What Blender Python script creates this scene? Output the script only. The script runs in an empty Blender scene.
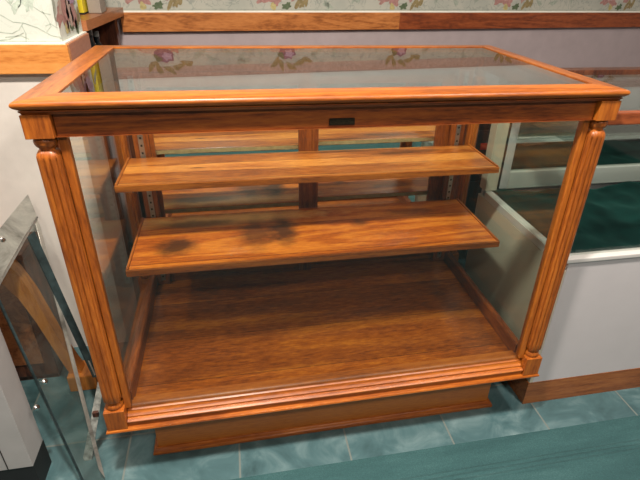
import bpy, bmesh, math, random
from mathutils import Vector, Matrix
random.seed(7)
PI = math.pi
C = bpy.context.scene.collection
SC = bpy.context.scene

# ------------------------------------------------------------------ materials
def new_mat(name):
    m = bpy.data.materials.new(name); m.use_nodes = True
    nt = m.node_tree; nt.nodes.clear()
    out = nt.nodes.new('ShaderNodeOutputMaterial')
    b = nt.nodes.new('ShaderNodeBsdfPrincipled')
    nt.links.new(b.outputs[0], out.inputs[0])
    return m, nt, b, out

def N(nt, t, **kw):
    n = nt.nodes.new(t)
    for k, v in kw.items(): setattr(n, k, v)
    return n

def ramp(nt, fac, stops):
    r = N(nt, 'ShaderNodeValToRGB')
    e = r.color_ramp.elements
    while len(e) < len(stops): e.new(0.5)
    for i, (p, c) in enumerate(stops):
        e[i].position = p; e[i].color = (c[0], c[1], c[2], 1)
    nt.links.new(fac, r.inputs[0]); return r.outputs[0]

def math_(nt, op, a, b=None, c=None):
    n = N(nt, 'ShaderNodeMath', operation=op)
    for i, x in enumerate((a, b, c)):
        if x is None: continue
        if isinstance(x, (int, float)): n.inputs[i].default_value = x
        else: nt.links.new(x, n.inputs[i])
    return n.outputs[0]

def mixc(nt, fac, a, b, mode='MIX'):
    n = N(nt, 'ShaderNodeMix', data_type='RGBA', blend_type=mode)
    for i, x in ((0, fac), (6, a), (7, b)):
        if isinstance(x, (int, float)): n.inputs[i].default_value = x
        elif isinstance(x, tuple): n.inputs[i].default_value = (x[0], x[1], x[2], 1)
        else: nt.links.new(x, n.inputs[i])
    return n.outputs[2]

def coords(nt, scale=(1, 1, 1), loc=(0, 0, 0)):
    t = N(nt, 'ShaderNodeTexCoord'); mp = N(nt, 'ShaderNodeMapping')
    mp.inputs['Scale'].default_value = scale; mp.inputs['Location'].default_value = loc
    nt.links.new(t.outputs['Object'], mp.inputs[0]); return mp.outputs[0]

def noise(nt, vec, scale, detail=4, rough=.55, dist=0):
    n = N(nt, 'ShaderNodeTexNoise'); nt.links.new(vec, n.inputs['Vector'])
    n.inputs['Scale'].default_value = scale; n.inputs['Detail'].default_value = detail
    n.inputs['Roughness'].default_value = rough; n.inputs['Distortion'].default_value = dist
    return n.outputs['Fac']

def bump(nt, b, h, strength, dist=.002):
    n = N(nt, 'ShaderNodeBump'); n.inputs['Strength'].default_value = strength
    n.inputs['Distance'].default_value = dist
    nt.links.new(h, n.inputs['Height']); nt.links.new(n.outputs[0], b.inputs['Normal'])

def wood(name, axis, dark, mid, light, fine=1.0, rough=.4, coat=.12, figure=5.0, planks=None, stains=(), seed=0.0, plank_var=.25, ring=.12, cross=14.):
    """oiled oak / pine: long fibres on one axis, flowing figure, pores, optional board joints, burnt stains and pale patches"""
    m, nt, b, out = new_mat(name)
    st = [cross] * 3; st[axis] = .9
    fi = [230. * fine] * 3; fi[axis] = 30.
    v1 = coords(nt, st, (seed, seed * .7, seed * 1.3)); v2 = coords(nt, fi, (seed, seed, seed))
    n1 = noise(nt, v1, 1.0, 3, .5, .6)
    if planks:
        pax, w = planks
        tc = N(nt, 'ShaderNodeTexCoord'); sx = N(nt, 'ShaderNodeSeparateXYZ'); nt.links.new(tc.outputs['Object'], sx.inputs[0])
        q = math_(nt, 'MULTIPLY', sx.outputs[pax], 1. / w); q = math_(nt, 'ADD', q, 50.0 + seed)
        fl = math_(nt, 'FLOOR', q); fr = math_(nt, 'FRACT', q)
        wn = N(nt, 'ShaderNodeTexWhiteNoise', noise_dimensions='1D'); nt.links.new(fl, wn.inputs['W'])
        n1 = math_(nt, 'ADD', n1, math_(nt, 'MULTIPLY', wn.outputs[0], .8))
    ringv = math_(nt, 'MULTIPLY', n1, figure * 6.28)
    ringv = math_(nt, 'SINE', ringv)
    ringv = math_(nt, 'MULTIPLY_ADD', ringv, ring * 2, .5)
    n2 = noise(nt, v2, 1.0, 3, .6)
    f = math_(nt, 'ADD', math_(nt, 'MULTIPLY', n2, .72), math_(nt, 'MULTIPLY_ADD', ringv, .45, -.085))
    big = noise(nt, coords(nt, (2.5, 2.5, 2.5), (seed * 3, 1, 2)), 1.0, 2)
    f = math_(nt, 'ADD', f, math_(nt, 'MULTIPLY_ADD', big, .3, -.15))
    col = ramp(nt, f, [(.26, dark), (.47, mid), (.72, light)])
    if planks:
        vv = math_(nt, 'MULTIPLY_ADD', wn.outputs[0], 2 * plank_var, 1 - plank_var)
        hsv = N(nt, 'ShaderNodeHueSaturation'); nt.links.new(col, hsv.inputs['Color']); nt.links.new(vv, hsv.inputs['Value'])
        col = hsv.outputs[0]
        edge = math_(nt, 'MINIMUM', fr, math_(nt, 'SUBTRACT', 1.0, fr))
        jm = math_(nt, 'LESS_THAN', edge, .0012 / w)
        col = mixc(nt, math_(nt, 'MULTIPLY', jm, .75), col, (dark[0] * .25, dark[1] * .22, dark[2] * .2))
    for (sx_, sy_, rx, ry, amt, *scol) in stains:
        mp = N(nt, 'ShaderNodeMapping'); tc2 = N(nt, 'ShaderNodeTexCoord'); nt.links.new(tc2.outputs['Object'], mp.inputs[0])
        mp.inputs['Location'].default_value = (-sx_ / rx, -sy_ / ry, 0); mp.inputs['Scale'].default_value = (1. / rx, 1. / ry, 0)
        ln = N(nt, 'ShaderNodeVectorMath', operation='LENGTH'); nt.links.new(mp.outputs[0], ln.inputs[0])
        wob = noise(nt, coords(nt, (18, 30, 18)), 1.0, 4, .6)
        d = math_(nt, 'ADD', ln.outputs['Value'], math_(nt, 'MULTIPLY_ADD', wob, 1.1, -.55))
        mr = N(nt, 'ShaderNodeMapRange'); nt.links.new(d, mr.inputs[0])
        mr.inputs[1].default_value = .35; mr.inputs[2].default_value = 1.0; mr.inputs[3].default_value = amt; mr.inputs[4].default_value = 0
        col = mixc(nt, mr.outputs[0], col, scol[0] if scol else (.05, .016, .005))
    nt.links.new(col, b.inputs['Base Color'])
    b.inputs['Roughness'].default_value = rough
    b.inputs['Coat Weight'].default_value = coat; b.inputs['Coat Roughness'].default_value = .28
    bump(nt, b, n2, .25, .0008)
    return m

OD, OM, OL = (.20, .046, .006), (.36, .092, .010), (.50, .148, .016)
oak = [wood('oak_grain_' + 'xyz'[a], a, OD, OM, OL, seed=a * 3.1) for a in range(3)]
oak_dk = [wood('stained_oak_' + 'xyz'[a], a, (.10, .021, .004), (.23, .052, .008), (.33, .088, .012), seed=a + 5.3) for a in range(3)]
deck_m = wood('cherry_board', 0, (.16, .034, .004), (.33, .080, .007), (.56, .175, .014), rough=.2, coat=.5, figure=2.5, ring=.12, cross=9., planks=(1, .19), seed=2.2, plank_var=.2, fine=.7)
shelf_up = wood('upper_shelf_boards', 0, (.26, .06, .009), (.50, .142, .020), (.74, .29, .055), rough=.3, coat=.3, figure=3, ring=.15, cross=9., planks=(1, .068), seed=4.4, plank_var=.22,
                stains=((.28, .06, .1, .014, .7), (.12, .1, .22, .012, .75), (-.37, .005, .03, .006, .8), (.36, .075, .16, .02, .6)))
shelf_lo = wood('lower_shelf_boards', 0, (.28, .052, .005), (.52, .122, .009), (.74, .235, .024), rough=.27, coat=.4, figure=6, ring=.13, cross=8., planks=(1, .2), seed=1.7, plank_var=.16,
                stains=((-.3, .125, .42, .055, .8, (.74, .42, .14)), (-.46, -.045, .085, .07, .9), (-.205, .01, .08, .13, .75), (-.115, .02, .065, .13, .92), (-.40, .10, .2, .035, .75), (.16, .03, .04, .03, .6), (.36, .09, .13, .03, .5)))  # first entry is a paler patch along the back left
walnut = wood('dark_stained_wood', 2, (.03, .008, .004), (.09, .024, .01), (.16, .05, .02), rough=.4)
rail_l = wood('pine_rail_honey', 0, (.28, .085, .02), (.5, .175, .045), (.62, .24, .07), figure=6, fine=.6, rough=.38, seed=8)
rail_d = wood('pine_rail_cherry', 0, (.14, .03, .009), (.25, .058, .016), (.36, .09, .026), figure=5, fine=.6, rough=.38, seed=9)
counter_wood = wood('reddish_counter_wood', 1, (.15, .045, .015), (.32, .11, .04), (.42, .16, .06), rough=.35, seed=6)
leg_wood = wood('honey_leg_wood', 2, (.4, .12, .02), (.6, .2, .035), (.7, .26, .05), rough=.35, seed=3)

def plain(name, col, rough=.6, metal=0, noise_amt=.06, nscale=12, coat=0, bumps=0, bscale=200):
    m, nt, b, out = new_mat(name)
    n = noise(nt, coords(nt), nscale, 4)
    lo = tuple(c * (1 - noise_amt) for c in col); hi = tuple(min(1, c * (1 + noise_amt)) for c in col)
    nt.links.new(ramp(nt, n, [(.3, lo), (.7, hi)]), b.inputs['Base Color'])
    b.inputs['Roughness'].default_value = rough; b.inputs['Metallic'].default_value = metal
    b.inputs['Coat Weight'].default_value = coat
    if bumps: bump(nt, b, noise(nt, coords(nt), bscale, 3), bumps, .001)
    return m

wall_paint = plain('lavender_grey_paint', (.44, .37, .385), .75, bumps=.15, bscale=150)
wall_white = plain('warm_white_paint', (.66, .62, .58), .7, bumps=.12, bscale=150)
dim_wall = plain('unlit_dark_wall', (.16, .14, .13), .8)  # unlit side of the shop: its dimness is put into the wall colour
ceiling_m = plain('ceiling_paint', (.62, .58, .54), .9)
white_lam = plain('white_laminate', (.62, .59, .615), .45, noise_amt=.02)
cream_lam = plain('cream_laminate', (.62, .56, .46), .45, noise_amt=.05, nscale=5)
white_trim = plain('white_enamel', (.66, .64, .63), .3, noise_amt=.02)
black_m = plain('black_rubber', (.012, .012, .013), .6)
plate_m = plain('blackened_brass', (.012, .009, .006), .35, metal=.3)
steel = plain('dull_steel', (.42, .4, .38), .35, metal=.9, noise_amt=.2, nscale=60)
chrome = plain('chrome', (.8, .8, .8), .12, metal=1)
dark_steel = plain('blued_steel', (.03, .05, .055), .4, metal=.5, noise_amt=.5, nscale=40)
yellow_m = plain('yellow_card', (.80, .66, .03), .5, noise_amt=.04)
paper_m = plain('paper_white', (.85, .83, .75), .6)
ink_m = plain('dark_ink', (.25, .17, .01), .6)
taupe_m = plain('taupe_card', (.30, .26, .22), .6)
dark_glass = plain('dark_bottle', (.012, .02, .025), .12, coat=.5)
grey_plastic = plain('grey_plastic', (.2, .21, .2), .4)
cork_m = plain('pale_lid', (.72, .6, .38), .5)
gap_m = plain('slot_black', (.01, .008, .006), .8)

def glass(name, tint=(.93, .97, .95), tr=1.0, haze=0.0):
    """thin sheet: see-through with Fresnel reflection (each pane is a real slab)"""
    m, nt, b, out = new_mat(name); nt.nodes.remove(b)
    t = N(nt, 'ShaderNodeBsdfTransparent'); t.inputs[0].default_value = (*tint, 1)
    g = N(nt, 'ShaderNodeBsdfGlossy'); g.inputs['Roughness'].default_value = .015; g.inputs[0].default_value = (1, 1, 1, 1)
    # a slanting look passes through more of the greenish glass
    lw0 = N(nt, 'ShaderNodeLayerWeight'); lw0.inputs[0].default_value = .5
    deep = math_(nt, 'POWER', lw0.outputs['Facing'], 3.0)
    nt.links.new(mixc(nt, deep, tint, tuple(c * tr for c in tint)), t.inputs[0])
    lw = N(nt, 'ShaderNodeLayerWeight'); lw.inputs[0].default_value = .5     # Schlick reflectance, the same on both faces of the slab
    fr = math_(nt, 'MULTIPLY_ADD', math_(nt, 'POWER', lw.outputs['Facing'], 5.0), .95, .032)
    mx = N(nt, 'ShaderNodeMixShader'); nt.links.new(fr, mx.inputs[0])
    nt.links.new(t.outputs[0], mx.inputs[1]); nt.links.new(g.outputs[0], mx.inputs[2])
    last = mx.outputs[0]
    if haze:
        d = N(nt, 'ShaderNodeBsdfDiffuse'); d.inputs[0].default_value = (.5, .5, .47, 1)
        f2 = math_(nt, 'MULTIPLY', ramp(nt, noise(nt, coords(nt), 6, 5, .6), [(.35, (.2, .2, .2)), (.75, (1, 1, 1))]), haze)
        m2 = N(nt, 'ShaderNodeMixShader'); nt.links.new(f2, m2.inputs[0]); nt.links.new(last, m2.inputs[1]); nt.links.new(d.outputs[0], m2.inputs[2])
        last = m2.outputs[0]
    nt.links.new(last, out.inputs[0]); return m
glass_m = glass('cabinet_glass', (.95, .97, .955))
glass_top = glass('cabinet_top_glass', (.92, .95, .935), .62)
glass_dusty = glass('dusty_glass', (.80, .84, .83), haze=.04)

def mirror_mat(name, tint=(.72, .76, .72), rough=.02):
    m, nt, b, out = new_mat(name)
    b.inputs['Base Color'].default_value = (*tint, 1); b.inputs['Metallic'].default_value = 1
    b.inputs['Roughness'].default_value = rough; return m
mirror_m = mirror_mat('old_mirror', (.82, .84, .80))
mirror_dim = mirror_mat('case_mirror', (.5, .53, .5), .04)

def worn_silver():
    m, nt, b, out = new_mat('worn_silvering')
    n = noise(nt, coords(nt, (1, 1, 1)), 9, 6, .65, .5)
    nt.links.new(ramp(nt, n, [(.32, (.12, .11, .095)), (.5, (.4, .39, .36)), (.72, (.72, .7, .65))]), b.inputs['Base Color'])
    nt.links.new(ramp(nt, n, [(.3, (.65,) * 3), (.7, (.25,) * 3)]), b.inputs['Roughness'])
    b.inputs['Metallic'].default_value = .75
    return m
silver_m = worn_silver()

def tile_floor():
    m, nt, b, out = new_mat('teal_slate_tile')
    p = .336
    tc = N(nt, 'ShaderNodeTexCoord'); sx = N(nt, 'ShaderNodeSeparateXYZ'); nt.links.new(tc.outputs['Object'], sx.inputs[0])
    masks = []; ids = []
    for ax, off in ((0, -.0115 + 10 * p), (1, .17 + 10 * p)):
        q = math_(nt, 'MULTIPLY', math_(nt, 'ADD', sx.outputs[ax], off), 1 / p)
        fr = math_(nt, 'FRACT', q); ids.append(math_(nt, 'FLOOR', q))
        e = math_(nt, 'MINIMUM', fr, math_(nt, 'SUBTRACT', 1.0, fr)); masks.append(math_(nt, 'LESS_THAN', e, .0028 / p))
    grout = math_(nt, 'MAXIMUM', *masks)
    cb = N(nt, 'ShaderNodeCombineXYZ'); nt.links.new(ids[0], cb.inputs[0]); nt.links.new(ids[1], cb.inputs[1])
    wn = N(nt, 'ShaderNodeTexWhiteNoise'); nt.links.new(cb.outputs[0], wn.inputs['Vector'])
    ad = N(nt, 'ShaderNodeVectorMath', operation='ADD'); nt.links.new(tc.outputs['Object'], ad.inputs[0]); nt.links.new(wn.outputs['Color'], ad.inputs[1])
    n = noise(nt, ad.outputs[0], 7, 6, .62, .8)
    c = ramp(nt, n, [(.3, (.03, .07, .078)), (.5, (.065, .135, .15)), (.68, (.14, .225, .24)), (.85, (.27, .36, .37))])
    c = mixc(nt, grout, c, (.16, .19, .18))
    nt.links.new(c, b.inputs['Base Color']); b.inputs['Roughness'].default_value = .42
    h = math_(nt, 'SUBTRACT', math_(nt, 'MULTIPLY', n, .4), grout); bump(nt, b, h, .4, .003)
    return m
tile_m = tile_floor()

def carpet_mat():
    m, nt, b, out = new_mat('teal_carpet')
    n = noise(nt, coords(nt), 420, 3, .7); n2 = noise(nt, coords(nt, (1, 6, 1)), 3, 4, .6)
    f = math_(nt, 'ADD', math_(nt, 'MULTIPLY', n, .6), math_(nt, 'MULTIPLY', n2, .4))
    nt.links.new(ramp(nt, f, [(.3, (.013, .050, .056)), (.55, (.034, .102, .108)), (.75, (.08, .17, .178))]), b.inputs['Base Color'])
    b.inputs['Roughness'].default_value = .95
    tc = N(nt, 'ShaderNodeTexCoord'); sx = N(nt, 'ShaderNodeSeparateXYZ'); nt.links.new(tc.outputs['Object'], sx.inputs[0])
    wv = math_(nt, 'SINE', math_(nt, 'MULTIPLY', math_(nt, 'ADD', sx.outputs[1], math_(nt, 'MULTIPLY', n2, .01)), 420.))
    bd = math_(nt, 'LESS_THAN', math_(nt, 'ABSOLUTE', math_(nt, 'ADD', sx.outputs[1], .152)), .022)
    h = math_(nt, 'ADD', n, math_(nt, 'MULTIPLY', math_(nt, 'MULTIPLY', wv, bd), .9))
    bump(nt, b, h, .6, .003); return m
carpet_m = carpet_mat()

def cloth_mat():
    m, nt, b, out = new_mat('green_velvet')
    n = noise(nt, coords(nt), 14, 4)
    nt.links.new(ramp(nt, n, [(.3, (.001, .010, .009)), (.7, (.003, .028, .025))]), b.inputs['Base Color'])
    b.inputs['Roughness'].default_value = 1; b.inputs['Specular IOR Level'].default_value = .1; b.inputs['Sheen Weight'].default_value = .12
    b.inputs['Sheen Tint'].default_value = (.2, .8, .7, 1); return m
cloth_m = cloth_mat()

def paper_mat(name, base, sketch, amt):
    m, nt, b, out = new_mat(name)
    n = noise(nt, coords(nt, (1, 1, 1)), 9, 5, .6, 1.4)
    band = math_(nt, 'ABSOLUTE', math_(nt, 'SUBTRACT', n, .5))
    line = math_(nt, 'LESS_THAN', band, .012)
    soft = ramp(nt, noise(nt, coords(nt, (1, 1, 1), (4, 2, 9)), 6, 3), [(.45, (0, 0, 0)), (.62, (1, 1, 1))])
    f = math_(nt, 'MULTIPLY', line, amt); c = mixc(nt, math_(nt, 'MULTIPLY', soft, amt * .6), base, sketch)
    c = mixc(nt, f, c, tuple(s * .8 for s in sketch))
    nt.links.new(c, b.inputs['Base Color']); b.inputs['Roughness'].default_value = .7; return m
paper_back = paper_mat('sage_wallpaper', (.47, .47, .41), (.30, .34, .31), .6)
paper_left = paper_mat('cream_wallpaper', (.60, .64, .585), (.46, .54, .47), .15)
def flat(name, c): return plain(name, c, .7, noise_amt=.22, nscale=90)
petal = {'rose': flat('rose_petal', (.40, .21, .19)), 'blush': flat('blush_petal', (.46, .34, .29)), 'plum': flat('plum_petal', (.2, .1, .15)),
         'bud': flat('yellow_bud', (.47, .4, .18)), 'leaf': flat('dark_leaf', (.1, .14, .075)), 'gold': flat('golden_leaf', (.27, .21, .1)),
         'sage': flat('sage_leaf', (.33, .37, .31)), 'vine': flat('vine_line', (.3, .33, .29)), 'mauve': flat('mauve_petal', (.38, .26, .36))}

# ------------------------------------------------------------------ mesh helpers
class MB:
    def __init__(s): s.bm = bmesh.new(); s.mi = 0
    def _f(s, vs):
        try:
            f = s.bm.faces.new(vs); f.material_index = s.mi; return f
        except ValueError: return None
    def box(s, x0, x1, y0, y1, z0, z1, bev=0):
        t = bmesh.new() if bev else s.bm
        v = [t.verts.new(p) for p in ((x0, y0, z0), (x1, y0, z0), (x1, y1, z0), (x0, y1, z0), (x0, y0, z1), (x1, y0, z1), (x1, y1, z1), (x0, y1, z1))]
        for q in ((3, 2, 1, 0), (4, 5, 6, 7), (0, 1, 5, 4), (1, 2, 6, 5), (2, 3, 7, 6), (3, 0, 4, 7)):
            f = t.faces.new([v[i] for i in q]); f.material_index = s.mi
        if bev:
            bmesh.ops.bevel(t, geom=t.edges[:], offset=bev, segments=2, affect='EDGES', profile=.6)
            for f in t.faces: f.material_index = s.mi
            me = bpy.data.meshes.new('t'); t.to_mesh(me); t.free(); s.bm.from_mesh(me); bpy.data.meshes.remove(me)
        return s
    def extrude(s, prof, p0, p1, to3):
        """closed profile of 2-D points swept from p0 to p1; to3(u, v, w) -> xyz"""
        a = [s.bm.verts.new(to3(u, v, p0)) for u, v in prof]; b = [s.bm.verts.new(to3(u, v, p1)) for u, v in prof]
        n = len(prof)
        for i in range(n): s._f([a[i], a[(i + 1) % n], b[(i + 1) % n], b[i]])
        s._f(a[::-1]); s._f(b); return s
    def rings(s, rings, cap=True):
        rr = [[s.bm.verts.new(p) for p in r] for r in rings]
        for a, b in zip(rr, rr[1:]):
            n = len(a)
            for i in range(n): s._f([a[i], a[(i + 1) % n], b[(i + 1) % n], b[i]])
        if cap: s._f(rr[0][::-1]); s._f(rr[-1])
        return s
    def lathe(s, cx, cy, prof, n=24):
        return s.rings([[(cx + r * math.cos(2 * PI * i / n), cy + r * math.sin(2 * PI * i / n), z) for i in range(n)] for r, z in prof])
    def tube(s, pts, r, n=8, ry=None):
        pts = [Vector(p) for p in pts]; rings = []
        for i, p in enumerate(pts):
            d = (pts[min(i + 1, len(pts) - 1)] - pts[max(i - 1, 0)]).normalized()
            a = d.cross(Vector((0, 0, 1)));
            if a.length < .05: a = d.cross(Vector((0, 1, 0)))
            a.normalize(); b = d.cross(a)
            rings.append([tuple(p + a * r * math.cos(2 * PI * k / n) + b * (ry or r) * math.sin(2 * PI * k / n)) for k in range(n)])
        return s.rings(rings)
    def sheet(s, pts, th, nrm=None):
        """planar polygon given thickness"""
        P = [Vector(p) for p in pts]
        n = Vector(nrm) if nrm else (P[1] - P[0]).cross(P[2] - P[0]).normalized()
        a = [s.bm.verts.new(p) for p in P]; b = [s.bm.verts.new(p + n * th) for p in P]
        s._f(a[::-1]); s._f(b)
        for i in range(len(P)): s._f([a[i], a[(i + 1) % len(P)], b[(i + 1) % len(P)], b[i]])
        return s
    def build(s, name, mats, parent=None, smooth=False, label=None):
        if not isinstance(mats, (list, tuple)): mats = [mats]
        me = bpy.data.meshes.new(name)
        bmesh.ops.recalc_face_normals(s.bm, faces=s.bm.faces[:])
        if parent is not None:
            off = Vector((0, 0, 0)); q = parent
            while q is not None: off += q.location; q = q.parent
            bmesh.ops.translate(s.bm, verts=s.bm.verts[:], vec=-off)
        s.bm.to_mesh(me); s.bm.free()
        for m in mats: me.materials.append(m)
        o = bpy.data.objects.new(name, me); C.objects.link(o)
        if parent is not None: o.parent = parent
        if smooth:
            for p in me.polygons: p.use_smooth = True
            try: me.set_sharp_from_angle(angle=math.radians(38))
            except Exception: pass
        if label: o['label'] = label
        return o

def empty(name, loc, label, cat, group=None):
    o = bpy.data.objects.new(name, None); o.location = loc; C.objects.link(o); o.empty_display_size = .05
    tag(o, label, cat, group); return o
def tag(o, label, cat, group=None, kind=None):
    o['label'] = label; o['category'] = cat
    if group: o['group'] = group
    if kind: o['kind'] = kind
    return o
def struct(o): o['kind'] = 'structure'; return o

# ------------------------------------------------------------------ the room
RX0, RX1, RY0, RZ = -1.6, 3.6, -3.0, 2.5
def wy(x): return 1.4 + (x / 2.6) * .3          # face of the back wall
TH = math.atan2(.3, 2.6)
struct(MB().box(RX0, RX1, RY0, 2.2, -.06, 0).build('floor', tile_m))
struct(MB().box(RX0, RX1, RY0, 2.2, RZ, RZ + .08).build('ceiling', ceiling_m))
struct(MB().sheet([(RX0, wy(RX0), 0), (RX1, wy(RX1), 0), (RX1, wy(RX1), RZ), (RX0, wy(RX0), RZ)], -.1).build('wall_back', wall_paint))
struct(MB().box(RX0 - .1, RX0, RY0, 1.25, 0, RZ).build('wall_west', dim_wall))
struct(MB().box(RX1, RX1 + .1, RY0, 1.9, 0, RZ).build('wall_right', wall_paint))
struct(MB().box(RX0, RX1, RY0 - .1, RY0, 0, RZ).build('wall_front', dim_wall))
# projecting wall on the left, its end turned towards the counter
CY, CX, CD = .622, -.07, .865
struct(MB().box(RX0, CX, CY, CD, 0, RZ).build('wall_left', wall_white))

# back rail (two lengths of board: honey, then cherry), with a pale cap line
def on_wall(x, z, off=0):
    return (x + math.sin(TH) * off, wy(x) - math.cos(TH) * off, z)
def wall_board(x0, x1, z0, z1, t, bev=0):
    mb = MB(); P = []
    prof = [(0, z0), (t, z0), (t, z1 - .004), (t - .004, z1), (0, z1)]
    a = [mb.bm.verts.new(on_wall(x0, z, u)) for u, z in prof]; b = [mb.bm.verts.new(on_wall(x1, z, u)) for u, z in prof]
    for i in range(5): mb._f([a[i], a[(i + 1) % 5], b[(i + 1) % 5], b[i]])
    mb._f(a[::-1]); mb._f(b); return mb
TZ0, TZ1 = 1.054, 1.130
struct(wall_board(-.04, 1.235, TZ0, TZ1, .02).build('trim_1', rail_l))
struct(wall_board(1.2355, 3.5, TZ0 - .001, TZ1 - .001, .02).build('trim_2', rail_d))
struct(wall_board(-.04, 3.5, TZ1, TZ1 + .006, .016).build('trim_3', paper_m))

# wallpaper: a paper face plus a printed floral repeat, flat on the wall
def blob(mb, cx, cz, rx, rz, ang, n, jag, to3, lay, sides=16):
    pts = []
    for i in range(sides):
        t = 2 * PI * i / sides
        r = 1 + jag * math.sin(n * t + cx * 50) + random.uniform(-.08, .08)
        u, w = rx * r * math.cos(t), rz * r * math.sin(t)
        pts.append(to3(cx + u * math.cos(ang) - w * math.sin(ang), cz + u * math.sin(ang) + w * math.cos(ang), lay))
    c = mb.bm.verts.new(to3(cx, cz, lay)); v = [mb.bm.verts.new(p) for p in pts]
    for i in range(sides): mb._f([c, v[i], v[(i + 1) % sides]])
def stroke(mb, pts, w, to3, lay):
    L = []; R = []
    for i, (x, z) in enumerate(pts):
        x2, z2 = pts[min(i + 1, len(pts) - 1)]; x1, z1 = pts[max(i - 1, 0)]
        d = math.hypot(x2 - x1, z2 - z1) or 1; nx, nz = -(z2 - z1) / d * w, (x2 - x1) / d * w
        L.append(mb.bm.verts.new(to3(x + nx, z + nz, lay))); R.append(mb.bm.verts.new(to3(x - nx, z - nz, lay)))
    for i in range(len(L) - 1): mb._f([L[i], L[i + 1], R[i + 1], R[i]])
KEYS = ['rose', 'blush', 'plum', 'bud', 'leaf', 'gold', 'sage', 'vine', 'mauve']
def bouquet(mb, cx, z, s, to3, top=True):
    def B(k, dx, dz, rx, rz, a, n, j, l):
        mb.mi = 1 + KEYS.index(k); blob(mb, cx + dx * s, z + dz * s, rx * s, rz * s, a, n, j, to3, l)
    for i in range(4): B('sage', -.14 + .1 * i, .07 + .02 * (i % 2), .035, .012, 1.2 - .6 * i, 3, .2, .0004)
    B('rose', -.10, .045, .045, .022, .5, 5, .22, .0006); B('rose', -.055, .03, .03, .022, -.4, 4, .25, .0008)
    B('blush', -.06, .065, .045, .025, .2, 5, .2, .0010); B('plum', .0, .09, .045, .035, .3, 7, .14, .0012); B('leaf', -.03, .105, .02, .012, .8, 3, .25, .0013)
    B('mauve', .012, .097, .022, .018, .3, 5, .25, .0014); B('rose', .045, .055, .03, .02, 1.0, 5, .2, .0013)
    B('bud', -.062, .001, .014, .014, 0, 3, .12, .0016); B('bud', -.066, .012, .008, .009, 0, 3, .1, .0018)
    B('leaf', .0, .003, .022, .013, .1, 5, .28, .0016); B('leaf', .01, .012, .012, .01, .9, 4, .2, .0018)
    for k, (dx, a) in enumerate(((.055, 1.1), (.085, .7), (.075, 1.9), (.1, 1.4))): B('gold', dx, .012 + .006 * k, .028, .009, a, 2, .12, .0015 + .0002 * k)
    if top:
        for k, (dx, dz, a) in enumerate(((-.03, .15, 1.2), (.02, .16, .6), (.06, .145, -.3), (-.06, .14, 2.2), (.1, .13, .2))): B('gold', dx, dz, .03, .012, a, 3, .2, .0015 + .0002 * k)
def vines(mb, x0, x1, z, to3, k=7, h=.14):
    mb.mi = 1 + KEYS.index('vine')
    for i in range(k):
        cx = x0 + (x1 - x0) * (i + .5) / k; pts = []
        a = random.uniform(-.8, .8); L = random.uniform(.06, .12)
        for t in range(9): pts.append((cx + L * (t / 8) * math.sin(a) + .008 * math.sin(t), z + random.uniform(0, .002) + h * .15 * (i % 4) + L * t / 8 * .8))
        stroke(mb, pts, .0012, to3, .0005)
    for i in range(k):
        mb.mi = 1 + KEYS.index('sage')
        cx = random.uniform(x0, x1)
        blob(mb, cx, z + random.uniform(.01, h), .026, .009, random.uniform(0, 3), 3, .22, to3, .0004)
BT = 1.288
mb = MB(); mb.mi = 0
to_b = lambda x, z, l: on_wall(x, z, .003 + l)
mb.sheet([on_wall(-.5, TZ1 + .004, 0), on_wall(3.55, TZ1 + .004, 0), on_wall(3.55, BT, 0), on_wall(-.5, BT, 0)], .003, (math.sin(TH), -math.cos(TH), 0))
for x in (.114, .671, 1.256, 1.901, 2.587): bouquet(mb, x, TZ1 + .022, .95, to_b)
for a, b_ in ((.24, .5), (.8, 1.08), (1.4, 1.72), (2.03, 2.38), (2.75, 3.3)): vines(mb, a, b_, TZ1 + .015, to_b)
mb.mi = 1 + KEYS.index('vine'); stroke(mb, [(-.2, TZ1 + .012), (3.5, TZ1 + .012)], .0012, to_b, .0003)
struct(mb.build('wall_back_paper', [paper_back] + [petal[k] for k in KEYS]))
# dusty rose band that closes the paper border, pale wall above
upper_paint = plain('pale_green_paint', (.78, .84, .82), .7)
struct(wall_board(-.5, 3.5, BT, BT + .05, .004).build('trim_4', flat('rose_band', (.45, .33, .29))))
mbu = MB().sheet([on_wall(-1.4, BT + .05, 0), on_wall(3.55, BT + .05, 0), on_wall(3.55, RZ, 0), on_wall(-1.4, RZ, 0)], .002, (math.sin(TH), -math.cos(TH), 0))
struct(mbu.build('wall_back_upper', upper_paint))

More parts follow.
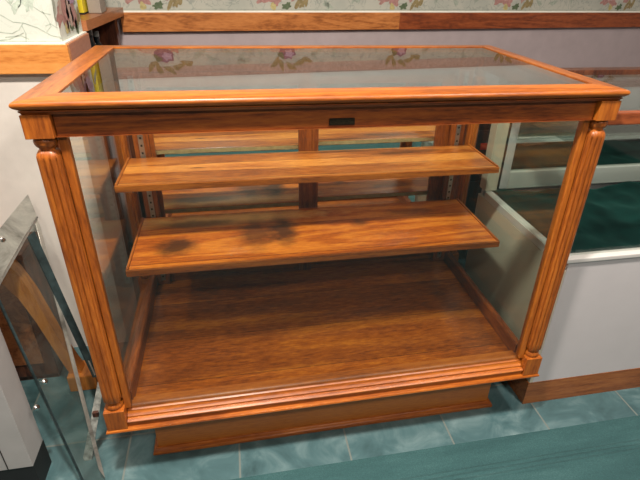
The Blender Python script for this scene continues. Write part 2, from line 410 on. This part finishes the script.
# left wall paper: pale front face and the end face with its own bouquet
CZ0, CZ1 = 1.033, 1.113
mb = MB(); mb.mi = 0
to_l = lambda x, z, l: (x, CY - .003 - l, z)
mb.box(-1.3, CX, CY - .003, CY, CZ1, 1.9)
mb.mi = 1
for (x, z, s) in ((-.15, 1.225, 1), (-.36, 1.24, 1.2), (-.22, 1.4, 1)):
    for i in range(7): blob(mb, x + random.uniform(-.03, .03), z + random.uniform(-.02, .03), .007 * s, .02 * s, random.uniform(-.6, .6), 3, .25, to_l, .0003 + .00006 * i)
mb.mi = 2
for pts in (((-.21, 1.19), (-.18, 1.17), (-.155, 1.168), (-.12, 1.155), (-.09, 1.135), (-.065, 1.13)), ((-.155, 1.168), (-.17, 1.15), (-.19, 1.14), (-.23, 1.145)),
            ((-.1, 1.2), (-.09, 1.18), (-.085, 1.16), (-.1, 1.145)), ((-.12, 1.21), (-.1, 1.195), (-.08, 1.19)), ((-.1, 1.16), (-.085, 1.166), (-.07, 1.155)),
            ((-.2, 1.25), (-.18, 1.22), (-.165, 1.20), (-.15, 1.215), (-.14, 1.25)), ((-.18, 1.26), (-.165, 1.235), (-.155, 1.25)),
            ((-.16, 1.118), (-.155, 1.14), (-.16, 1.16)), ((-.21, 1.13), (-.17, 1.135), (-.15, 1.125)), ((-.25, 1.12), (-.2, 1.125), (-.16, 1.142))):
    stroke(mb, pts, .0011, to_l, .0006)
stroke(mb, [(-1.2, CZ1 + .007), (CX, CZ1 + .007)], .001, to_l, .0006)
sk = flat('soft_green_sketch', (.45, .52, .45)); sk2 = flat('green_sketch_line', (.40, .46, .40))
struct(mb.build('wall_left_paper', [paper_left, sk, sk2]))
mb = MB(); mb.mi = 0
to_e = lambda y, z, l: (CX + .003 + l, y, z)
mb.box(CX, CX + .003, CY, CD, CZ1, 1.9)
bouquet(mb, .75, CZ1 + .03, .95, to_e, False)
for (k, y, z, rx, rz, a) in (('rose', .71, 1.2, .03, .05, 0), ('blush', .75, 1.185, .03, .04, .4), ('rose', .79, 1.17, .03, .035, 0), ('mauve', .8, 1.235, .045, .03, .3), ('plum', .76, 1.25, .03, .03, 0), ('leaf', .8, 1.14, .016, .022, .2), ('gold', .71, 1.15, .008, .02, .2)):
    mb.mi = 1 + KEYS.index(k); blob(mb, y, z, rx, rz, a, 5, .2, to_e, .002)
struct(mb.build('wall_left_end_paper', [paper_left] + [petal[k] for k in KEYS]))
def rail_box(name, x0, x1, y0, y1, mat): return struct(MB().box(x0, x1, y0, y1, CZ0, CZ1, .003).build(name, mat))
rail_box('trim_5', -1.3, CX + .02, CY - .021, CY, wood('honey_rail_front', 0, (.5, .16, .03), (.66, .26, .06), (.74, .32, .085), figure=6, fine=.6, seed=11))
rail_box('trim_6', CX, CX + .02, CY + .001, CD, wood('rosy_rail_end', 1, (.3, .1, .045), (.4, .15, .075), (.46, .19, .1), figure=2, fine=.6, seed=12))
struct(MB().box(-1.3, CX + .014, CY - .014, CD, CZ1, CZ1 + .004).build('trim_7', paper_m))

# carpet
o = MB().box(-1.2, RX1 - .05, RY0 + .1, -.046, 0, .006, .002).build('carpet', carpet_m)
tag(o, 'teal green carpet lying over the tiles in front of the wooden case', 'carpet')

# ------------------------------------------------------------------ the oak display case
W, D, H = 1.3, .693, 1.099
case = empty('display_case', (W / 2, D / 2, 0), 'large antique oak and glass display case with fluted corner posts', 'display case')
# plinth
MB().box(.105, W - .105, .09, .61, 0, .199, .002).build('plinth', wood('plinth_oak', 0, (.26, .07, .010), (.40, .115, .014), (.5, .16, .02), ring=.06, seed=21, rough=.4), case)
prof = [(0, 0), (.013, 0), (.0145, .004), (.0145, .010), (.012, .015), (.006, .018), (.004, .021), (0, .022)]
mb = MB()
def frame_mold(mb, prof, x0, x1, y0, y1):
    """mitred moulding running round a rectangle; profile (out, z)"""
    rr = []
    for sx, sy, X, Y in ((-1, -1, x0, y0), (1, -1, x1, y0), (1, 1, x1, y1), (-1, 1, x0, y1)):
        rr.append([mb.bm.verts.new((X + sx * o, Y + sy * o, z)) for o, z in prof])
    n = len(prof)
    for k in range(4):
        a, b = rr[k], rr[(k + 1) % 4]
        for i in range(n): mb._f([a[i], b[i], b[(i + 1) % n], a[(i + 1) % n]])
    return mb
frame_mold(mb, prof, .1051, W - .1051, .0901, .6099).build('plinth_molding', oak[0], case, True)
# bottom lip under the case, running right round
lip = [(-.06, .1985), (.002, .1985), (.007, .2005), (.0085, .204), (.007, .2075), (.002, .2095), (-.06, .2095)]
frame_mold(MB(), lip, .0125, W - .0125, .0125, D - .0125).build('base_lip', oak[0], case, True)
MB().box(.06, W - .06, .06, D - .06, .199, .209).build('underside_board', oak_dk[0], case)
# stepped base rails
base = [(.07, .2096), (.016, .2096), (.0155, .224), (.0125, .2265), (.0125, .2295), (.016, .232), (.024, .2335), (.0245, .2385), (.029, .2415), (.033, .2455), (.034, .251),
        (.0385, .2535), (.0405, .2585), (.044, .2615), (.050, .2625), (.07, .2625)]
MB().extrude([(u, z) for u, z in base], .062, W - .062, lambda u, z, w: (w, u, z)).build('front_base_rail', oak[0], case, True)
MB().extrude([(u, z) for u, z in base], .062, D - .062, lambda u, z, w: (u, w, z)).build('side_base_rail', oak[1], case, True)
MB().extrude([(u, z) for u, z in base], .062, D - .062, lambda u, z, w: (W - u, w, z)).build('side_base_rail', oak[1], case, True)
MB().box(.056, W - .056, D - .03, D - .016, .2096, .2625).build('back_base_rail', oak[0], case)
MB().box(.07, W - .07, .07, D - .035, .2352, .25).build('bottom_board', deck_m, case)
# sloping inner curbs that hold the side panes
MB().extrude([(.052, .2627), (.071, .2627), (.071, .2505), (.076, .2505), (.074, .292), (.070, .296), (.062, .296), (.052, .292)][:], .06, .645, lambda u, z, w: (u, w, z)).build('side_curb', oak_dk[1], case)
MB().extrude([(W - .052, .2627), (W - .071, .2627), (W - .071, .2505), (W - .076, .2505), (W - .074, .292), (W - .070, .296), (W - .062, .296), (W - .052, .292)], .06, .645, lambda u, z, w: (u, w, z)).build('side_curb', oak_dk[1], case)

# fluted corner posts
def flute_ring(cx, cy, R, z, depth=.0022, n=96):
    out = []
    for i in range(n):
        t = 2 * PI * i / n
        # rounded square (superellipse) with reeds
        c, s_ = math.cos(t), math.sin(t)
        r = R / ((abs(c) ** 3.2 + abs(s_) ** 3.2) ** (1 / 3.2))
        ph = (t / (2 * PI) * 12) % 1.0
        g = min(abs(ph - .5), .5); r -= depth * max(0, 1 - g / .17)
        out.append((cx + r * c, cy + r * s_, z))
    return out
def make_post(cx, cy):
    e = .0260
    up = MB().box(cx - e, cx + e, cy - e, cy + e, 1.026, 1.0725, .0012)
    p = up.build('post_cap_block', oak[2], case, False)
    MB().box(cx - e, cx + e, cy - e, cy + e, .2097, .2765, .0012).build('post_base_block', oak[2], case)
    R = .0222
    mb = MB().rings([flute_ring(cx, cy, r, z, d) for r, z, d in ((.012, .2985, 0), (R - .004, .3, .0), (R, .308, .001), (R, .33, .0036), (R, .98, .0036), (R, .985, .001), (R - .002, .992, 0), (R - .006, .998, 0), (.012, 1.0, 0))])
    mb.build('fluted_shaft', oak[2], case, True)
    mb = MB().lathe(cx, cy, [(.015, .9995), (.0155, 1.003), (.019, 1.006), (.0215, 1.011), (.0222, 1.016), (.021, 1.021), (.018, 1.0255), (.012, 1.0258)], 28)
    mb.build('turned_ring', oak[2], case, True)
    MB().lathe(cx, cy, [(.014, .277), (.020, .2775), (.0222, .282), (.0222, .287), (.0195, .2915), (.016, .2925), (.0185, .295), (.0185, .2975), (.012, .2983)], 28).build('turned_ring', oak[2], case, True)
for cx, cy in ((.0345, .0345), (W - .0345, .0345), (.0345, D - .0345), (W - .0345, D - .0345)): make_post(cx, cy)
# slim stops beside the posts that hold the front pane
for sx in (0, 1):
    f = (lambda x: x) if not sx else (lambda x: W - x)
    a, b_ = sorted((f(.0585), f(.0745)))
    MB().box(a, b_, .030, .052, .263, 1.0255, .003).build('glass_stop', oak[2], case)
    a, b_ = sorted((f(.030), f(.046)))
    MB().box(a, b_, .0585, .0745, .2965, 1.0255, .003).build('glass_stop', oak[2], case)
# header boards
MB().box(-.0 + .062, W - .062, .022, .046, 1.0265, 1.072, .001).build('front_header', oak_dk[0], case)
MB().extrude([(.018, 1.0262), (.0225, 1.0245), (.046, 1.0245), (.046, 1.0262)], .0585, W - .0585, lambda u, z, w: (w, u, z)).build('header_bead', oak_dk[0], case)
for s_ in (0, 1):
    a, b_ = (.022, .046) if not s_ else (W - .046, W - .022)
    MB().box(a, b_, .062, D - .062, 1.0265, 1.072, .001).build('side_header', oak_dk[1], case)
MB().box(.062, W - .062, D - .046, D - .022, 1.0265, 1.072, .001).build('back_header', oak_dk[0], case)
pl = MB().box(.600, .656, .0195, .0218, 1.0325, 1.0475, .0006).build('nameplate', plate_m, case, label='small black nameplate on the front header')
MB().box(.602, .654, .0190, .0195, 1.0342, 1.0458).build('plate_face', plain('tarnished_plate', (.03, .022, .012), .3, metal=.4, noise_amt=.6, nscale=300), pl)
# cove under the slab
cove = [(-.03, 1.0728), (.0, 1.0728), (.0015, 1.076), (.004, 1.0785), (.004, 1.0805), (-.03, 1.0805)]
frame_mold(MB(), cove, .0125, W - .0125, .0125, D - .0125).build('cove_molding', oak_dk[0], case, True)
# top frame: mitred, softly rounded edge; four rails with the grain along each
OE = [(.0, 1.0807), (.004, 1.0825), (.0095, 1.0865), (.0125, 1.0905), (.0125, 1.094), (.0105, 1.0972), (.006, 1.099)]
inn = {'front': .073, 'left': .064, 'right': .046, 'back': .04}
def top_rail(side):
    mb = MB(); n = len(OE); O = .0125
    fx0, fx1, fy0, fy1 = inn['left'], W - inn['right'], inn['front'], D - inn['back']
    prof = OE + [(None, 1.099), (None, 1.0807)]
    def pt(corner, o, z):
        X = (O - (o or 0), W - O + (o or 0))[corner[0]]; Y = (O - (o or 0), D - O + (o or 0))[corner[1]]
        if o is None: X = (fx0, fx1)[corner[0]]; Y = (fy0, fy1)[corner[1]]
        return (X, Y, z)
    ends = {'front': ((0, 0), (1, 0)), 'back': ((1, 1), (0, 1)), 'left': ((0, 1), (0, 0)), 'right': ((1, 0), (1, 1))}[side]
    a = [mb.bm.verts.new(pt(ends[0], o, z)) for o, z in prof]; b = [mb.bm.verts.new(pt(ends[1], o, z)) for o, z in prof]
    m = len(prof)
    for i in range(m): mb._f([a[i], b[i], b[(i + 1) % m], a[(i + 1) % m]])
    mb._f(a[::-1]); mb._f(b)
    return mb.build('top_rail', oak[0 if side in ('front', 'back') else 1], case, True)
for s_ in inn: top_rail(s_)
MB().box(.064, W - .046, .073, D - .04, 1.0915, 1.0965).build('top_pane', glass_top, case, label='glass top pane')
MB().box(.0585, W - .0585, .0345, .0375, .263, 1.026).build('front_pane', glass_m, case, label='front glass pane')
MB().box(.0340, .0370, .0585, D - .0585, .263, 1.026).build('side_pane', glass_m, case, label='left side glass pane')
MB().box(W - .0370, W - .0340, .0585, D - .0585, .263, 1.026).build('side_pane', glass_m, case, label='right side glass pane')

# sliding mirrored doors at the back
def door(x0, x1, y0, y1, sl, sr):
    mb = MB(); z0, z1 = .2505, 1.024
    d = MB().box(x0 + sl, x1 - sr, y0 + .007, y0 + .010, z0 + .065, z1 - .045).build('mirror_door', mirror_m, case, label='old mirror in a wooden sliding door frame')
    MB().box(x0, x0 + sl, y0, y1, z0, z1, .0015).build('stile', oak_dk[2], d)
    MB().box(x1 - sr, x1, y0, y1, z0, z1, .0015).build('stile', oak_dk[2], d)
    MB().box(x0 + sl, x1 - sr, y0, y1, z0, z0 + .065, .0015).build('bottom_rail', oak_dk[0], d)
    MB().box(x0 + sl, x1 - sr, y0 - .003, y0, z0 + .050, z0 + .062, .001).build('rail_bead', oak_dk[0], d)
    MB().box(x0 + sl, x1 - sr, y0, y1, z1 - .045, z1, .0015).build('top_rail_inner', oak_dk[0], d)
door(.075, .663, .649, .6635, .062, .046)
door(.640, W - .075, .6645, .6785, .050, .095)
# shelf standards: slotted steel strips on wooden battens
for x in (.092, W - .108):
    MB().box(x - .016, x + .032 if x < .5 else x + .034, .632, .6485, .2505, 1.026, .002).build('standard_batten', oak_dk[2], case)
    st = MB().box(x, x + .016, .6295, .632, .27, 1.02).build('shelf_standard', steel, case, label='slotted steel shelf standard')
    mb = MB()
    for k in range(29): mb.box(x + .005, x + .011, .6290, .6296, .285 + k * .0255, .292 + k * .0255)
    mb.build('slots', gap_m, st)
# steel arms under the shelves
for z in (.7405, .517):
    y0 = .40 if z > .7 else .30
    for x in (.098, W - .102):
        MB().sheet([(x, .629, z), (x, y0, z), (x, y0, z - .006), (x, .629, z - .022)], .0025, (1, 0, 0)).build('shelf_bracket', steel, case)
        MB().box(x - .022, x, y0 + .004, y0 + .014, z - .006, z).build('shelf_bracket', steel, case)

def shelf(z, x0, x1, y0, y1, mat, label):
    sh = empty('wooden_shelf', ((x0 + x1) / 2, (y0 + y1) / 2, z), label, 'shelf', 'loose shelves inside the display case')
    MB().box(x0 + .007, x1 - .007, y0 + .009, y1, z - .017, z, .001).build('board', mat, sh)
    MB().box(x0, x1, y0, y0 + .0088, z - .019, z + .0015, .002).build('front_nosing', oak[0], sh)
    for a, b_ in ((x0, x0 + .0068), (x1 - .0068, x1)): MB().box(a, b_, y0 + .009, y1, z - .017, z + .004, .0015).build('side_strip', oak[1], sh)
    mb = MB(); pts = []
    n = 60
    prof = [[(x0 + .02 + (x1 - x0 - .04) * i / n, y1 + .0005 + .0015 * random.random(), z + dz) for dz in (-.016 + .002 * random.random(), -.002)] for i in range(n + 1)]
    for i in range(n):
        a, b2 = prof[i], prof[i + 1]
        v = [mb.bm.verts.new(p) for p in (a[0], b2[0], b2[1], a[1])] ; mb._f(v)
        w = [mb.bm.verts.new((p[0], y1, p[2])) for p in (a[1], b2[1], b2[0], a[0])]; mb._f(w)
        mb._f([v[3], v[2], w[1], w[0]]) ; mb._f([v[1], v[0], w[3], w[2]])
    mb.build('raw_back_edge', plain('raw_sapwood', (.7, .5, .26), .7, noise_amt=.15, nscale=50), sh)
    for i in range(7): pass
    return sh
shelf(.7605, .053, 1.247, .388, .620, shelf_up, 'narrower upper wooden shelf, directly under the header of the oak case')
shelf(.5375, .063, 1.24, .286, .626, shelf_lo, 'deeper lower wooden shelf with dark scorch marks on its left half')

# ------------------------------------------------------------------ white showcase on the right
X0, X1, Y0, Y1 = 1.325, 2.75, .07, .63
wc = empty('white_showcase', ((X0 + X1) / 2, (Y0 + Y1) / 2, 0), 'white showcase with glazed upper part and wooden kick board, right of the oak case', 'display case')
MB().box(X0 - .003, X1, Y0, Y1 - .02, 0, .1, .001).build('kick_board', wood('kick_wood', 0, (.17, .05, .012), (.32, .10, .026), (.42, .15, .04), rough=.4, seed=13), wc, label='reddish brown wooden kick board')
MB().box(X0 + .012, X1, Y0 + .001, Y0 + .018, .1002, .583, .001).build('front_panel', white_lam, wc)
MB().box(X0, X0 + .0118, Y0 + .001, Y1, .1002, .555, .001).build('side_panel', cream_lam, wc, label='cream side panel')
MB().box(X0, X0 + .030, Y0 + .02, Y1 - .046, .556, .583, .002).build('side_sill', white_trim, wc)
MB().box(X0 - .0, X1, Y0 - .006, Y0 + .028, .5835, .598, .003).build('front_sill', white_trim, wc)
MB().box(X0 + .0305, X1, Y0 + .0185, Y1 - .03, .54, .552).build('deck', white_lam, wc)
MB().box(X0 + .012, X1, Y1 - .012, Y1, .1002, .5835).build('back_panel', white_lam, wc)
MB().box(X0, X0 + .048, Y1 - .045, Y1, .5835, 1.0, .002).build('back_post', cream_lam, wc, label='cream back post')
MB().box(X0 + .0482, X0 + .066, Y1 - .03, Y1 - .02, .5835, 1.0).build('slotted_strip', dark_steel, wc)
MB().box(X0 + .0662, X0 + .10, Y1 - .03, Y1 - .012, .5835, 1.0, .001).build('mirror_frame', white_lam, wc)
MB().box(X0 + .1, X1, Y1 - .034, Y1 - .012, .5835, .652, .002).build('back_bottom_rail', white_trim, wc)
MB().box(X0 + .1, X1, Y1 - .02, Y1 - .016, .652, .985).build('back_mirror', mirror_dim, wc, label='back mirror')
MB().box(X0 + .1, X1, Y1 - .028, Y1 - .0205, .765, .775).build('sill_reflection_strip', white_trim, wc)  # white strip painted in as the front sill's reflection in the mirror
MB().box(X0 + .002, X1, Y0 + .014, Y0 + .019, .5985, .993).build('front_pane', glass_m, wc)
MB().box(X0 + .002, X0 + .007, Y0 + .02, Y1 - .046, .5835, .993).build('side_pane', glass_m, wc)
MB().box(X0 - .004, X1, Y0 + .004, Y0 + .030, .993, 1.024, .003).build('top_front_rail', rail_d, wc, label='cherry top front rail')
MB().box(X0 - .004, X1, Y1 - .03, Y1 + .02, 1.0, 1.027, .002).build('top_back_rail', walnut, wc)
MB().box(X0 - .004, X0 + .020, Y0 + .0305, Y1 - .0305, 1.0005, 1.024, .002).build('top_side_rail', rail_d, wc)
MB().box(X0 + .0205, X1, Y0 + .0305, Y1 - .0305, 1.012, 1.018).build('top_pane', glass_m, wc)
# interior glass shelf with white edge
gs = MB().box(X0 + .1, X1 - .02, .33, .59, .86, .866).build('glass_shelf', glass_dusty, wc)

# rumpled green cloth
mb = MB(); nx, ny = 90, 40
def cz(x, y):
    return .574 + .006 * math.sin(9 * x + 14 * y) + .005 * math.sin(23 * x - 11 * y + 1) + .003 * math.sin(41 * y + 17 * x) + .002 * math.sin(70 * x + 3)
g = [[mb.bm.verts.new((X0 + .033 + (X1 - X0 - .05) * i / nx, Y0 + .024 + (Y1 - .038 - Y0 - .024) * j / ny, cz(X0 + .033 + (X1 - X0 - .05) * i / nx, Y0 + .024 + (Y1 - .038 - Y0 - .024) * j / ny))) for j in range(ny + 1)] for i in range(nx + 1)]
for i in range(nx):
    for j in range(ny): mb._f([g[i][j], g[i + 1][j], g[i + 1][j + 1], g[i][j + 1]])
o = mb.build('green_cloth', cloth_m, None, True)
sm = o.modifiers.new('th', 'SOLIDIFY'); sm.thickness = .002
tag(o, 'rumpled dark green cloth lining the floor of the white showcase', 'cloth')

bc = empty('black_cabinet', (1.55, 1.15, 0), 'low black cabinet glimpsed in the gap between the oak case and the white showcase', 'cabinet')
MB().box(1.16, 1.95, 1.0, 1.3, 0, .76, .004).build('carcass', black_m, bc)
MB().box(1.15, 1.96, .99, 1.3, .7605, .785, .004).build('top', plain('charcoal_top', (.05, .05, .055), .4), bc)
for z in (.24, .49): MB().box(1.17, 1.94, .996, .9999, z, z + .2).build('drawer_front', plain('charcoal_drawer', (.03, .03, .032), .35), bc)
MB().box(1.50, 1.56, .992, .9958, .60, .63).build('red_sticker', plain('red_card', (.5, .03, .02), .5), bc, label='small red sticker')

# ------------------------------------------------------------------ left side: counter end, panes, leg, chest
wl = empty('white_cabinet', (-.6, .06, 0), 'white panelled cabinet with black toe kick in the lower left corner', 'cabinet')
MB().box(-1.2, -.206, .02, .105, .1, .9, .001).build('carcass', plain('dove_laminate', (.42, .40, .40), .5), wl)
MB().box(-1.2, -.206, .022, .108, 0, .0995).build('toe_kick', black_m, wl, label='black toe kick')
MB().box(-.2685, -.2665, .0185, .0202, .1, .9).build('panel_seam', gap_m, wl)

ch = empty('wooden_chest', (-.5, .48, 0), 'dark brown wooden chest against the left wall behind the leaning glass', 'chest')
MB().box(-.9, -.275, .462, .6, .02, .5, .004).build('body', walnut, ch)
MB().box(-.91, -.27, .456, .612, .5, .522, .004).build('lid', walnut, ch)
MB().box(-.9, -.28, .47, .59, 0, .02).build('base', walnut, ch)
MB().box(-.86, -.31, .458, .4618, .08, .44, .001).build('front_panel', counter_wood, ch)

# curved orange wooden leg with a block foot
lg = empty('wooden_leg_stand', (-.18, .43, 0), 'curved honey-coloured wooden support with block foot behind the leaning glass', 'wooden support')
L = [(-.365, .57), (-.338, .545), (-.303, .478), (-.272, .40), (-.249, .30), (-.227, .19), (-.206, .10), (-.192, .055)]
mb = MB(); rr = []
for i, (x, z) in enumerate(L):
    x2, z2 = L[min(i + 1, len(L) - 1)]; x1, z1 = L[max(i - 1, 0)]
    d = math.hypot(x2 - x1, z2 - z1); nx_, nz_ = (z2 - z1) / d, -(x2 - x1) / d
    w = (.028, .032, .029, .022, .017, .016, .017, .018)[i]
    rr.append([(x + nx_ * w, .405, z + nz_ * w), (x - nx_ * w, .405, z - nz_ * w), (x - nx_ * w, .45, z - nz_ * w), (x + nx_ * w, .45, z + nz_ * w)])
mb.rings(rr).build('curved_upright', leg_wood, lg, True)
MB().box(-.222, -.132, .385, .47, 0, .066, .004).build('block_foot', leg_wood, lg)

# long leaning pane, standing on one corner, with worn silvering along two edges
n_ = Vector((.71854, -.41776, .55603))
pa = empty('leaning_glass_pane', (-.0357, .009, 0), 'long glass pane with worn silvered border leaning left of the oak case', 'glass pane')
def on_pane(pts, off): return [Vector(p) + n_ * off for p in pts]
MB().sheet([(-.2445, .55, .6802), (-.0357, .009, .004), (-.0832, -.0173, .0455), (-.3189, .3192, .603)], .004, n_).build('pane', glass_dusty, pa)
MB().sheet(on_pane([(-.2445, .55, .6802), (-.0383, .0161, .0126), (-.0518, .0263, .0378), (-.2109, .4914, .5927)], .0045), .0006, n_).build('silvered_border', silver_m, pa, label='worn silver grey border')
MB().sheet(on_pane([(-.2445, .55, .6802), (-.2221, .5135, .6252), (-.2783, .2856, .5253), (-.3189, .3192, .603)], .0052), .0006, n_).build('silvered_border', silver_m, pa, label='worn silver grey border')
MB().sheet(on_pane([(-.2800, .2850, .5235), (-.2221, .5110, .6222), (-.2190, .5110, .6175), (-.2760, .2850, .5180)], .006), .002, n_).build('cut_edge', steel, pa)
MB().sheet(on_pane([(-.2359, .4412, .5874), (-.2238, .4684, .5922), (-.062, .2281, .204), (-.0753, .2172, .2116)], .0046), .005, n_).build('metal_channel', dark_steel, pa, label='dark blued metal channel')
MB().sheet(on_pane([(-.2245, .4484, .5722), (-.2215, .4534, .5722), (-.072, .2261, .2135), (-.0745, .2222, .2135)], .0098), .0008, n_).build('channel_lip', steel, pa)
MB().sheet(on_pane([(-.3189, .3192, .603), (-.3150, .3250, .603), (-.0802, -.0123, .0425), (-.0832, -.0173, .0455)], .0043), .003, n_).build('edge_strip', dark_steel, pa)
for c in ((-.2812, .3945, .6108), (-.184, .084, .2519), (-.174, .1452, .285)):
    c = Vector(c) + n_ * .009
    bm_ = MB().lathe(0, 0, [(.002, -.003), (.007, -.002), (.008, .001), (.005, .004), (.001, .005)], 16)
    q = Vector((0, 0, 1)).rotation_difference(n_); bmesh.ops.transform(bm_.bm, matrix=Matrix.Translation(c) @ q.to_matrix().to_4x4(), verts=bm_.bm.verts[:])
    bm_.build('chrome_clip', chrome, pa, True)

# silvery broken strip standing by the case
mst = empty('metal_strip', (-.09, .05, 0), 'worn silvery metal strip leaning on the base of the oak case', 'metal strip')
A, B_ = Vector((-.020, .150, .28)), Vector((-.100, .098, .004))
d = (B_ - A).normalized(); s_ = d.cross(Vector((0, -1, .5))).normalized()
MB().sheet([A - s_ * .008, A + s_ * .008, B_ + s_ * .015, B_ + d * .02, B_ - s_ * .010], .003, (0, -.9, .4)).build('strip', plain('flaked_white_metal', (.5, .49, .46), .5, metal=.3, noise_amt=.5, nscale=60), mst)
c = A + d * (B_ - A).length * .42
MB().box(c.x - .008, c.x + .008, c.y - .014, c.y - .004, c.z - .01, c.z + .008, .002).build('bracket_hole', walnut, mst)

# ------------------------------------------------------------------ wooden shelf counter between the two walls, with things on and in it
wt = empty('wall_counter', (-.4, 1.2, 0), 'reddish wooden counter top between left wall end and back wall', 'counter')
def quad_prism(mb, pts, z0, z1): return mb.sheet([(x, y, z0) for x, y in pts], z1 - z0, (0, 0, 1))
quad_prism(MB(), [(-.5, .868), (-.052, .868), (-.022, 1.374), (-.5, 1.318)], 1.118, 1.150).build('top', counter_wood, wt)
quad_prism(MB(), [(-.45, 1.27), (-.05, 1.31), (-.052, 1.365), (-.45, 1.32)], .0, 1.117).build('back_support', walnut, wt)
MB().box(-.5, -.46, .95, 1.25, 0, 1.117).build('inner_panel', gap_m, wt)
MB().box(-.459, -.075, .9, 1.265, .93, .95).build('inner_shelf', walnut, wt)
MB().box(-.459, -.10, .868, .88, 0, 1.117).build('near_panel', gap_m, wt)
bk = empty('yellow_book', (-.118, 1.10, 1.1505), 'thin bright yellow book standing on the wooden counter top', 'book')
MB().box(-.134, -.100, 1.06, 1.20, 1.1555, 1.34, .001).build('cover', yellow_m, bk)
MB().box(-.135, -.099, 1.058, 1.202, 1.1503, 1.1553).build('bottom_edge', black_m, bk)
mb = MB()
for z in (1.20, 1.207, 1.225): mb.box(-.128, -.108, 1.0592, 1.06, z, z + .002)
mb.build('print', ink_m, bk)
o = MB().box(-.094, -.050, 1.10, 1.19, 1.1505, 1.36, .003).build('box', taupe_m); tag(o, 'taupe grey box standing behind the yellow book', 'box')
for i, (x, y, hgt, r, lab) in enumerate(((-.1, 1.08, .135, .022, 'dark bottle under the wooden counter top, nearer the left wall end'), (-.095, 1.15, .12, .022, 'dark bottle under the wooden counter top, nearer the back wall'))):
    b0 = empty('bottle', (x, y, .9505), lab, 'bottle')
    MB().lathe(x, y, [(r * .9, .9505), (r, .955), (r, .9505 + hgt * .6), (r * .45, .9505 + hgt * .8), (r * .45, .9505 + hgt * .95)], 20).build('body', dark_glass, b0, True)
    MB().lathe(x, y, [(r * .5, .9506 + hgt * .95), (r * .5, .9505 + hgt * 1.12)], 16).build('cap', grey_plastic, b0, True)
b0 = empty('jar', (-.11, 1.0, .9505), 'small clear bag-like jar under the wooden counter top', 'jar')
MB().lathe(-.105, .99, [(.022, .9505), (.027, .96), (.026, 1.03), (.015, 1.075), (.008, 1.09)], 20).build('body', grey_plastic, b0, True)
MB().lathe(-.105, .99, [(.01, 1.0901), (.014, 1.098), (.006, 1.104)], 14).build('lid', cork_m, b0, True)

# ------------------------------------------------------------------ lamps
warm = (1, .905, .79)
def downlight(x, y, watts, size=.16, col=warm):
    fx = empty('ceiling_light', (x, y, RZ), 'round recessed ceiling downlight over the shop floor', 'lamp', 'recessed ceiling downlights')
    MB().lathe(x, y, [(.085, RZ - .006), (.10, RZ - .006), (.10, RZ - .0005), (.085, RZ - .0005)], 28).build('trim_ring', white_trim, fx, True)
    l = bpy.data.lights.new('downlight', 'AREA'); l.shape = 'DISK'; l.size = size; l.energy = watts; l.color = col
    o = bpy.data.objects.new('lamp_bulb', l); o.location = (0, 0, -.012); o.parent = fx; C.objects.link(o)
downlight(.24, -.48, 66)
downlight(-.9, -.5, 15)
downlight(1.55, -.55, 26)
downlight(.3, -1.7, 22)
downlight(1.9, -1.8, 20)
downlight(2.6, .5, 5)

w = bpy.data.worlds.new('World'); SC.world = w; w.use_nodes = True
w.node_tree.nodes['Background'].inputs[0].default_value = (.9, .88, .85, 1)
w.node_tree.nodes['Background'].inputs[1].default_value = .06

# ------------------------------------------------------------------ camera
r = Vector((.9813486518655796, -.19041697864789062, .026385559009011624)); u = Vector((.06835345913599322, .4739216205362749, .877910076381639)); f = r.cross(u) * -1
M = Matrix((r, u, r.cross(u))).transposed().to_4x4()
M.translation = Vector((.40197, -.98647, 1.33894))
cd = bpy.data.cameras.new('camera'); cam = bpy.data.objects.new('camera', cd); C.objects.link(cam); cam.matrix_world = M
cd.sensor_fit = 'HORIZONTAL'; cd.sensor_width = 36; cd.lens = 490.332 * 36 / 640
cd.shift_x = -11.672 / 640; cd.shift_y = -10.919 / 640; cd.clip_start = .02
SC.camera = cam
SC.view_settings.view_transform = 'Standard'; SC.view_settings.look = 'None'; SC.view_settings.gamma = 1; SC.view_settings.use_curve_mapping = False
SC.view_settings.exposure = 0.0
SC.cycles.transparent_max_bounces = 24; SC.cycles.max_bounces = 14; SC.cycles.glossy_bounces = 8
SC.cycles.use_denoising = True
